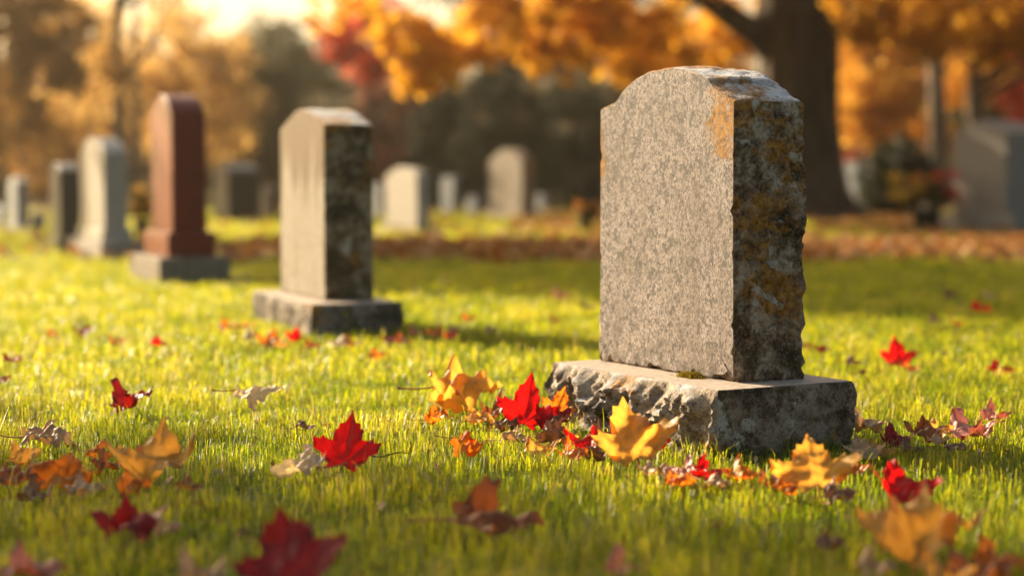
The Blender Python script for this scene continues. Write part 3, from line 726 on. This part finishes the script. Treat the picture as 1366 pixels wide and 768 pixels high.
# the big maple
def big_maple():
    b = G(1058, 293); b.z = 0; k = b.y / F
    root = empty('maple_tree', b); tag(root, 'huge old maple with thick dark trunk and orange leaves behind granite stone', 'tree')
    r0 = 52 * k
    zs = [-.1, .12, .35, .7, 1.2, 2.0, 3.0, 3.7]; rad = [r0 * 1.95, r0 * 1.70, r0 * 1.46, r0 * 1.26, r0 * 1.11, r0, r0 * 1.0, r0 * 1.05]
    zs += [4.4, 5.6, 7.2, 9.0, 11.0]; rad += [r0 * .88, r0 * .72, r0 * .55, r0 * .36, r0 * .16]
    v, t = tube([Vector((.0 + .05 * math.sin(z * .6), 0, z)) for z in zs], rad, 40, .22, 3.0); mesh_np('trunk', v, t, [M['bark']], root)
    lt = AT(1015, 45, b.y) - b
    def limb(pts, rr): 
        v, t = tube(pts, np.linspace(rr, rr * .25, len(pts)), 12, .1, random.random() * 9); mesh_np('limb', v, t, [M['bark']], root)
    p = [Vector((0, 0, lt.z - .7)), AT(1012, 48, b.y - .2) - b, AT(975, 22, b.y - .5) - b, AT(938, -4, b.y - .9) - b, AT(850, -50, b.y - 1.5) - b, AT(740, -80, b.y - 2.5) - b, AT(600, -70, b.y - 3.5) - b]
    limb(p, r0 * .42)
    for a, ln, z0 in ((.2, 6.5, 4.6), (1.6, 6, 5.2), (2.5, 6, 5.6), (-1.2, 6, 4.8), (-.5, 6.5, 5.2), (3.9, 6, 5.6), (-1.9, 5.5, 6.4)):
        s = Vector((0, 0, z0)); e = s + Vector((math.cos(a) * ln, math.sin(a) * ln, 2.6))
        limb([s, s.lerp(e, .3) + Vector((0, 0, .5)), s.lerp(e, .6) + Vector((0, 0, .5)), e], r0 * .36)
    B = [blob((b.x, b.y, 9.6), (9.3, 8.2, 5.2), 30000, 300, .5, .45)]
    # low boughs hanging into the picture, and unseen clumps above it added for shade: (px, py, radius in px, leaves, nearer the camera by m)
    for px, py, rp, n, dn in ((520, 22, 42, 900, 5), (555, 62, 38, 1000, 5), (585, 92, 34, 900, 5), (560, 108, 18, 260, 5), (612, 48, 45, 1100, 4), (650, 80, 18, 220, 4), (660, 25, 55, 1300, 4),
                              (700, 60, 38, 900, 3), (745, 78, 34, 800, 3), (745, 30, 55, 1400, 3), (800, 55, 48, 1200, 2.5), (840, 92, 28, 500, 2.5), (855, 40, 50, 1300, 2), (895, 75, 40, 1000, 2), (950, 60, 42, 900, -3), (985, 85, 30, 500, -3), (925, 20, 50, 1200, -3), (990, 20, 40, 800, -3), (800, 15, 50, 1200, 2.5),
                              (1140, 18, 40, 800, 1), (1180, 28, 38, 900, 1.5), (1230, 20, 48, 1200, 2), (1262, 48, 30, 600, 2), (1290, 30, 45, 1200, 2.5), (1335, 40, 40, 1000, 2.5), (1365, 22, 45, 1200, 3), (1330, 70, 18, 220, 2.5), (1420, 30, 60, 1500, 3), (1500, 20, 60, 1500, 3), (700, -75, 85, 4200, 3), (820, -70, 85, 4200, 2.5), (590, -85, 80, 4000, 3.5), (930, -75, 85, 4200, 2), (440, 12, 40, 300, 5)):  # dense clumps above the frame are added to shade the grey family headstone
        dep = b.y - dn; c = AT(px, py, dep); rr = rp * dep / F
        P, t = blob(c, (rr * 1.1, rr * 2.2, rr * .8), int(n * .55), max(5, n // 50), .10, .1); B.append((P, t))
    crown('crown', root, B, .15, M['maple_leaves'], b, .5)
big_maple()

def tr(px, depth): p = AT(px, 250, depth); return (p.x, p.y, 0)
def zz(py, depth): return EYE + (HOR - py) / F * depth
def tb_(px, py, depth, rx, rz, n, **k): c = AT(px, py, depth); return blob((c.x, c.y, c.z), (rx, rx, rz), n, **k)
# left woodland edge
tree('oak_tree', 'tree with brown and amber leaves at far left, behind blue markers', tr(-6, 40), 9, .28, M['hazed_leaves'], M['bark'],
     [tb_(-10, 40, 40, 1.9, 2.6, 5500, k=90, clump=.22), tb_(60, 95, 39, .8, .8, 1500, clump=.18), tb_(20, 190, 40, 1.7, 1.2, 2600, clump=.25), tb_(70, 30, 40, .9, 1.0, 1200, clump=.2), tb_(-30, -60, 40, 2.2, 1.6, 4000, clump=.25)], .16)
tree('bare_tree', 'slim grey trunked tree with thin leaves behind white marble stone', tr(158, 46), 11, .20, M['tan_leaves'], M['grey_bark'],
     [tb_(150, -30, 46, 1.8, 2.0, 1500, clump=.3), tb_(135, 110, 46, .9, 1.0, 1500, clump=.22)], .15, lean=.01)
tree('bare_tree', 'slim grey leaning trunk between white marble and red granite stones', tr(178, 49), 11, .17, M['tan_leaves'], M['grey_bark'],
     [tb_(200, -25, 49, 1.8, 1.8, 1300, clump=.3)], .15, lean=.03)
tree('birch_tree', 'thin yellow tan tree glowing above the red granite stone', tr(245, 55), 10, .2, M['tan_leaves'], M['grey_bark'],
     [tb_(235, 70, 55, 1.8, 1.5, 2200, clump=.25), tb_(290, 90, 55, 1.2, 1.3, 1500, clump=.25), tb_(250, 150, 54, 2.2, 1.5, 3200, clump=.3), tb_(230, -60, 55, 2.2, 1.6, 900, clump=.3)], .18)
tree('oak_tree', 'dull tan orange tree behind slim grey trunks, at far left', tr(118, 52), 8, .2, M['tan_leaves'], M['bark'],  # tan in place of amber, haze put into the leaf colour
     [tb_(110, 70, 52, 1.6, 1.5, 3200, clump=.25), tb_(120, 150, 52, 1.8, 1.2, 3000, clump=.3)], .18)
tree('cedar_tree', 'hazy olive evergreen behind second headstone, top against the sky', tr(355, 60), 6.6, .25, M['olive_leaves'], M['bark'],
     [tb_(355, 75, 60, 1.5, 1.4, 5000, clump=.25), tb_(345, 150, 60, 2.2, 1.6, 7000, clump=.3), tb_(350, 220, 60, 2.6, 1.4, 6000, clump=.3), tb_(420, 120, 60, 1.4, 1.8, 5000, clump=.3), tb_(290, 140, 61, 1.3, 1.6, 3500, clump=.3)], .2, elong=2.2)
tree('red_maple_tree', 'small red maple with vivid leaves behind second headstone', tr(492, 44), 6.5, .13, M['red_leaves'], M['bark'],
     [tb_(490, 45, 44, .85, 1.0, 2600, clump=.17), tb_(505, 88, 43, .45, .35, 700, clump=.13), tb_(455, 60, 44, .5, .5, 700, clump=.15), tb_(520, 25, 44, .7, .7, 900, clump=.15)], .14)
tree('red_maple_tree', 'dim rust red tree low behind second headstone right edge', tr(515, 56), 4.6, .12, M['rust_leaves'], M['bark'],
     [tb_(512, 130, 56, 1.1, 1.3, 3000, clump=.2), tb_(515, 200, 56, 1.2, 1.0, 2400, clump=.22)], .16)
# dark evergreens in the middle
for px, dp, hh, rr, lab in ((590, 50, 3.5, 1.25, 'dark evergreen left of the three, behind narrow pale stone'), (672, 48, 4.1, 1.5, 'dark evergreen in middle of the three, behind broad tan stone'),
                            (765, 50, 3.7, 1.5, 'dark evergreen right of the three, beside big granite stone')):
    x, y, _ = tr(px, dp)
    tree('yew_tree', lab, (x, y, 0), hh, .14, M['dark_leaves'], M['bark'],
         [blob((x, y, hh * .30), (rr, rr, hh * .30), 6500, clump=.16), blob((x, y, hh * .62), (rr * .8, rr * .8, hh * .3), 5000, clump=.16), blob((x, y, hh * .85), (rr * .5, rr * .5, hh * .18), 1800, clump=.14)], .17, 'dark evergreens in the middle', limbs=3, elong=2.2)
# right side
tree('beech_tree', 'bright golden tree right of the maple trunk', tr(1165, 52), 10, .2, M['gold_leaves'], M['bark'],
     [tb_(1165, 90, 52, 1.5, 1.5, 5000, clump=.2), tb_(1150, 150, 52, 1.3, 1.1, 3400, clump=.2), tb_(1205, 120, 51, 1.0, .9, 2400, clump=.18), tb_(1220, 180, 52, 1.0, .8, 1800, clump=.2), tb_(1170, -20, 52, 2.2, 2.0, 6000, clump=.25)], .17)
tree('bare_tree', 'straight grey trunk right of the golden tree', tr(1247, 42), 9.5, .27, M['amber_leaves'], M['grey_bark'],
     [tb_(1250, -40, 42, 2.2, 1.6, 5000, clump=.25)], .16, flare=1.2)
tree('oak_tree', 'dark trunked amber tree behind grey family headstone', tr(1298, 46), 9, .3, M['amber_leaves'], M['bark'],
     [tb_(1300, 20, 46, 1.9, 1.3, 6000, clump=.22), tb_(1290, 100, 47, 1.0, .8, 1200, clump=.2)], .16)
tree('red_maple_tree', 'pinkish red maple at right edge above grey family headstone', tr(1385, 50), 7.5, .16, M['red_leaves'], M['bark'],
     [tb_(1378, 110, 50, 1.1, 1.2, 3600, clump=.18), tb_(1350, 100, 50, .6, .6, 900, clump=.15)], .15)
def shrub(name, label, px, py, depth, rx, rz, n, mat, size, cat='shrub', group='shrubs behind the stones', elong=1.0):
    x, y, _ = tr(px, depth); root = empty(name, (x, y, 0)); tag(root, label, cat, group)
    v, t = tube([(0, 0, -.05), (.03, 0, rz * .7), (0, .02, rz * 1.3)], [.06, .05, .02], 7); mesh_np('stem', v, t, [M['bark']], root)
    crown('foliage', root, [blob((x, y, rz), (rx, rx, rz), n, clump=.14, shell=.3)], size, mat, (x, y, 0), .1, elong)
shrub('clipped_hedge', 'dark clipped hedge before the golden tree, right of maple trunk', 1197, 225, 36, .68, .76, 7000, M['dark_leaves'], .12, 'hedge')
shrub('autumn_shrub', 'olive yellow shrub above left side of grey family headstone', 1312, 150, 52, 1.0, 1.9, 4000, M['olive_leaves'], .16)
shrub('autumn_shrub', 'low rust shrub behind the maple trunk and golden tree', 1120, 240, 56, 1.6, .9, 3000, M['rust_leaves'], .16)
shrub('autumn_shrub', 'brown shrub left of white marble stone, far back', 60, 240, 48, 1.7, 1.1, 4000, M['wood_leaves'], .17)
shrub('autumn_shrub', 'brown shrub behind the red granite stone', 250, 240, 58, 2.0, 1.2, 4000, M['wood_leaves'], .17)
# far woodland as one mass
def woodland():
    B = []
    for i in range(150):
        x = rng.uniform(-42, 44); y = rng.uniform(68, 92); left = x < -3
        hh = rng.uniform(5.0, 7.2) if left else rng.uniform(8, 14)
        if -9.5 < x < -5.5: hh = min(hh, 6.2)
        B.append(blob((x, y, hh * .5), (2.6, 2.2, hh * .5), 620, clump=.5, shell=.1))
    for i in range(70):
        B.append(blob((rng.uniform(-42, 44), rng.uniform(64, 70), 1.2), (2.2, 1.6, 1.6), 420, clump=.4, shell=.1))
    P = np.concatenate([b[0] for b in B]); t = np.concatenate([b[1] for b in B]); V, T = cards(P, .42, .1)
    tag(mesh_np('woodland', V, T, [M['wood_leaves']], None, False, {'tint': np.repeat(t, 4)}), 'far brown autumn wood closing off the cemetery', 'woods', kind='stuff')
woodland()

# trees standing left of the frame: their shade lies on the lawn
def shade_tree(px, py, zc, rx, rz, n, label, clump=.3, size=.16):
    g = G(px, py) if py > 0 else Vector((px, -py, 0)); t = zc / math.tan(R(SUN_EL)); c = g + SUN_DIR * t
    tree('oak_tree', label, (c.x, c.y, 0), zc + rz, .2, M['amber_leaves'], M['bark'], [blob((c.x, c.y, zc), (rx, rx, rz), n, clump=clump, shell=.1)], size, 'trees left of the frame', limbs=0)
shade_tree(-.75, -1.75, 5.6, 1.75, 2.9, 9500, 'amber tree outside the left edge, the nearest one', .25)
shade_tree(1000, 377, 6.5, 2.0, 2.2, 11000, 'amber tree outside the left edge, second one back', .3)
shade_tree(1310, 374, 7.5, 2.4, 2.6, 9000, 'amber tree outside the left edge, third one back', .35)
shade_tree(560, 332, 8.0, 2.0, 2.6, 8500, 'amber tree outside the left edge, fourth one back', .35)

# ------------------------------------------------------------------ flowers in pots
def pot_of_flowers(name, label, px, py, depth, pr, ph, fr, fz, stops):
    p = G(px, py); p.z = -.03; root = empty(name, p); tag(root, label, 'flower pot')
    v, t = tube([(0, 0, 0), (0, 0, ph * .1), (0, 0, ph * .9), (0, 0, ph * .91), (0, 0, ph), (0, 0, ph), (0, 0, ph * .85)], [pr * .72, pr * .75, pr, pr * 1.1, pr * 1.1, pr * .9, pr * .85], 20)
    mesh_np('pot', v, t, [M['dark']], root)
    o = (p.x, p.y, 0)
    crown('leaves', root, [blob((p.x, p.y, ph + fz * .5), (fr * .8, fr * .8, fz * .5), 500, clump=.05, shell=.1)], .07, M['olive_leaves'], o, -.2)
    for st, dx in stops:
        P, tt = blob((p.x + dx * fr, p.y - .05, ph + fz * .75), (fr * .55, fr * .55, fz * .45), 260, clump=.04, shell=.2)
        crown('flowers', root, [(P, tt)], .06, foliage('petals', [(0, tuple(c * .7 for c in st)), (1, st)], st, .4), o, 0)
pot_of_flowers('flower_planter', 'dark planter of yellow and red flowers beside grey family headstone', 1235, 309, 23, .20, .34, .38, .42,
               [((.62, .42, .07), -.9), ((.60, .26, .05), -.1), ((.62, .05, .03), .8)])
pot_of_flowers('flower_planter', 'small dark pot of orange flowers left of big granite stone', 782, 307, 24, .10, .2, .17, .16, [((.60, .25, .04), -.3), ((.55, .2, .06), .5)])
pot_of_flowers('flower_planter', 'dark pot of yellow flowers between white and red headstones', 190, 312, 22, .12, .22, .17, .3, [((.66, .36, .04), -.1), ((.6, .3, .03), .3)])

# ------------------------------------------------------------------ leaf litter under the maple
def litter():
    n = 42000; y = rng.uniform(13.5, 44, n); x = rng.uniform(-10, 14, n) * (.35 + y / 40)
    u = np.array([NZ.noise(Vector((a * .35, b * .22, 5))) for a, b in zip(x, y)])
    band = np.exp(-((y - 16.8) / 2.9) ** 2) * (1 / (1 + np.exp(-(x + 2.2) * 1.2))) * 1.1 + .30 * np.exp(-((y - 30) / 9) ** 2) * (x > 0) + .05
    keep = rng.uniform(0, 1, n) < np.clip(band + u * .35 * (band > .1), .01, 1); x, y = x[keep], y[keep]; n = len(x)
    a = rng.uniform(0, 6.28, n); s = rng.uniform(.08, .17, n); V = []
    t = rng.normal(0, .35, (n, 2)); Z = rng.uniform(.02, .055, n)
    k = 7; ang = np.linspace(0, 2 * math.pi, k, endpoint=False); rad = np.array([1, .55, .95, .5, .5, .95, .55])
    P = np.zeros((n, k, 3))
    for i in range(k):
        dx = np.cos(ang[i] + a) * s * rad[i] * .6; dy = np.sin(ang[i] + a) * s * rad[i] * .6
        P[:, i, 0] = x + dx; P[:, i, 1] = y + dy; P[:, i, 2] = Z + dx * t[:, 0] + dy * t[:, 1] + .015 * rng.uniform(-1, 1, n)
    V = P.reshape(-1, 3); b = np.arange(n)[:, None] * k
    T = np.concatenate([b + np.array([[0, i, i + 1]]) for i in range(1, k - 1)], 0)
    tag(mesh_np('leaf_litter', V, T, [foliage('fallen leaves', [(0, (.10, .04, .02)), (.4, (.26, .10, .03)), (.75, (.42, .20, .05)), (1, (.5, .32, .14))], (.5, .2, .04), .3)], None, False,
                {'tint': np.repeat(rng.uniform(0, 1, n), k)}), 'drift of fallen brown and orange leaves under the maple', 'leaves', kind='stuff')
litter()
def crumbs():
    n = 520; y = rng.uniform(2.6, 9, n); x = rng.uniform(-1, 1, n) * (y * .31 + .3); k = 6; ang = np.linspace(0, 2 * math.pi, k, endpoint=False)
    s = rng.uniform(.005, .017, n); t = rng.normal(0, .6, (n, 2)); z = rng.uniform(-.014, .006, n); P = np.zeros((n, k, 3))
    for i in range(k):
        rr = s * rng.uniform(.4, 1.1, n); dx = np.cos(ang[i]) * rr; dy = np.sin(ang[i]) * rr
        P[:, i, 0] = x + dx; P[:, i, 1] = y + dy; P[:, i, 2] = z + dx * t[:, 0] + dy * t[:, 1]
    b = np.arange(n)[:, None] * k; T = np.concatenate([b + np.array([[0, i, i + 1]]) for i in range(1, k - 1)], 0)
    tag(mesh_np('leaf_crumbs', P.reshape(-1, 3), T, [foliage('leaf crumbs', [(0, (.07, .03, .015)), (.5, (.30, .16, .06)), (1, (.55, .42, .25))], (.5, .25, .06), .3)], None, False,
                {'tint': np.repeat(rng.uniform(0, 1, n), k)}), 'small dry leaf crumbs and bits strewn in the lawn', 'leaf bits', kind='stuff')
crumbs()

# ------------------------------------------------------------------ grass
def grass_mat():
    m = Mat('grass blades'); t = m.attr('tint')
    n1 = m.noise(1.1, 4, .6); f = m.math('ADD', m.math('MULTIPLY', t, .75), m.math('MULTIPLY', n1, .3))
    g = m.ramp(f, [(.10, (.034, .060, .008)), (.42, (.085, .115, .012)), (.72, (.150, .155, .018)), (.92, (.26, .20, .06))])
    tr = m.ramp(f, [(.10, (.08, .17, .006)), (.45, (.38, .47, .008)), (.75, (.76, .68, .015)), (.95, (.68, .50, .12))])
    return m.done(g, .36, .32, tr, .57)
def grass():
    parts = []
    def region(y0, y1, dens, hgt, wid, margin):
        A = 0.5 * ((y0 * .302 + margin) + (y1 * .302 + margin)) * 2 * (y1 - y0); n = int(A * dens)
        y = rng.uniform(y0, y1, n); x = rng.uniform(-1, 1, n) * (y1 * .302 + margin)
        k = np.abs(x) < y * .302 + margin; parts.append((x[k], y[k], hgt, wid))
    def side(y0, y1, dens, hgt, wid, m0, m1):          # the lawn to either side of the picture
        n = int((y1 - y0) * (m1 - m0) * 2 * dens); y = rng.uniform(y0, y1, n); q = rng.uniform(m0, m1, n)
        x = (y * .302 + q) * rng.choice([-1, 1], n); parts.append((x, y, hgt, wid))
    region(1.9, 3.2, 12000, .050, .0021, .55); region(3.2, 5.6, 16000, .048, .0018, .35); region(5.6, 9, 7500, .047, .0029, .5)
    side(1.9, 3.2, 6500, .050, .0024, .55, 1.9); side(3.2, 5.6, 7500, .048, .0022, .35, 2.0); side(5.6, 9, 4200, .047, .0034, .5, 2.2)
    region(9, 15, 2600, .042, .0055, 2.4); region(15, 27, 600, .048, .011, 3); region(27, 46, 90, .06, .03, 3)
    X = np.concatenate([p[0] for p in parts]); Y = np.concatenate([p[1] for p in parts])
    Hh = np.concatenate([np.full(len(p[0]), p[2]) for p in parts]); W = np.concatenate([np.full(len(p[0]), p[3]) for p in parts])
    n = len(X)
    # uneven tufts: smooth value noise on a lattice
    def vnoise(sc_, seed):
        r = np.random.default_rng(seed); Gd = r.uniform(0, 1, (256, 256)); a = X * sc_ + 100; b = Y * sc_ + 7; i = np.floor(a).astype(int); j = np.floor(b).astype(int); fa = a - i; fb = b - j
        fa = fa * fa * (3 - 2 * fa); fb = fb * fb * (3 - 2 * fb); g = lambda p, q: Gd[p % 256, q % 256]
        return (g(i, j) * (1 - fa) + g(i + 1, j) * fa) * (1 - fb) + (g(i, j + 1) * (1 - fa) + g(i + 1, j + 1) * fa) * fb
    tuft = .55 * vnoise(9, 1) + .3 * vnoise(23, 2) + .25 * vnoise(2.3, 3)
    keep = np.ones(n, bool); hs = np.ones(n)
    for mi, hl, hd in FOOT:
        A = np.array(mi); lx = A[0, 0] * X + A[0, 1] * Y + A[0, 3]; ly = A[1, 0] * X + A[1, 1] * Y + A[1, 3]
        near = (np.abs(lx) < hl + .05) & (np.abs(ly) < hd + .05); hs[near] *= 1.1
        keep &= ~((np.abs(lx) < hl + .004) & (np.abs(ly) < hd + .004))
    for lx, ly, r, lean in LEAVES:
        d2 = ((X - lx) ** 2 + (Y - ly) ** 2) / (r * r); m = d2 < 1.0
        hs[m] *= np.clip(.42 + .45 * d2[m], 0, 1)
        m2 = (d2 < 2.2) & (Y < ly); hs[m2] *= .75
    Hh = Hh * (.12 + 1.45 * tuft) * rng.uniform(.5, 1.4, n) * hs
    long_ = rng.uniform(0, 1, n) < .03; Hh[long_] *= 1.75
    a = rng.uniform(0, 2 * math.pi, n); bend = np.where(rng.uniform(0, 1, n) < .4, rng.uniform(.8, 1.8, n), rng.uniform(.1, .9, n)) * Hh * .95; lx = np.cos(a); ly = np.sin(a)
    tw = a + math.pi / 2 + rng.normal(0, .5, n); wx = np.cos(tw) * W * .5; wy = np.sin(tw) * W * .5
    bw = rng.uniform(.7, 1.3, n); wx *= bw; wy *= bw
    z0 = np.full(n, -.052); Hh = Hh - .034
    P = np.zeros((n, 5, 3))
    P[:, 0] = np.stack([X - wx, Y - wy, z0], 1); P[:, 1] = np.stack([X + wx, Y + wy, z0], 1)
    mx, my, mz = X + lx * bend * .32, Y + ly * bend * .32, Hh * .6
    P[:, 2] = np.stack([mx - wx * .85, my - wy * .85, mz], 1); P[:, 3] = np.stack([mx + wx * .85, my + wy * .85, mz], 1)
    P[:, 4] = np.stack([X + lx * bend, Y + ly * bend, Hh + .034 - .034 - .25 * np.minimum(bend, .05)], 1)
    P = P[keep]; n = len(P); b = np.arange(n)[:, None] * 5
    T = np.concatenate([b + np.array([[0, 1, 3]]), b + np.array([[0, 3, 2]]), b + np.array([[2, 3, 4]])], 0)
    tint = np.clip(rng.normal(.42, .21, n) + (tuft[keep] - .5) * .9, 0, 1); dry = rng.uniform(0, 1, n) < .05; tint[dry] = rng.uniform(.9, 1.1, dry.sum())
    tag(mesh_np('grass', P.reshape(-1, 3), T, [grass_mat()], None, True, {'tint': np.repeat(tint, 5)}), 'sunlit green lawn grass growing round the headstones', 'grass', kind='stuff')
    print('blades', n)
grass()

# ------------------------------------------------------------------ hazy evening air
def haze():
    bm = bmesh.new(); bmesh.ops.create_cube(bm, size=1.0)
    me = bpy.data.meshes.new('haze'); bm.to_mesh(me); bm.free(); o = link(bpy.data.objects.new('haze', me))
    o.scale = (250, 190, 19); o.location = (0, 55, 8.4)
    m = bpy.data.materials.new('haze air'); m.use_nodes = True; t = m.node_tree; t.nodes.remove(t.nodes['Principled BSDF'])
    v = t.nodes.new('ShaderNodeVolumePrincipled'); v.inputs['Color'].default_value = (1, .90, .68, 1); v.inputs['Density'].default_value = .0012
    v.inputs['Anisotropy'].default_value = .84; t.links.new(v.outputs[0], t.nodes['Material Output'].inputs['Volume'])
    me.materials.append(m); tag(o, 'warm evening haze hanging over the whole cemetery', 'haze', kind='stuff')
haze()
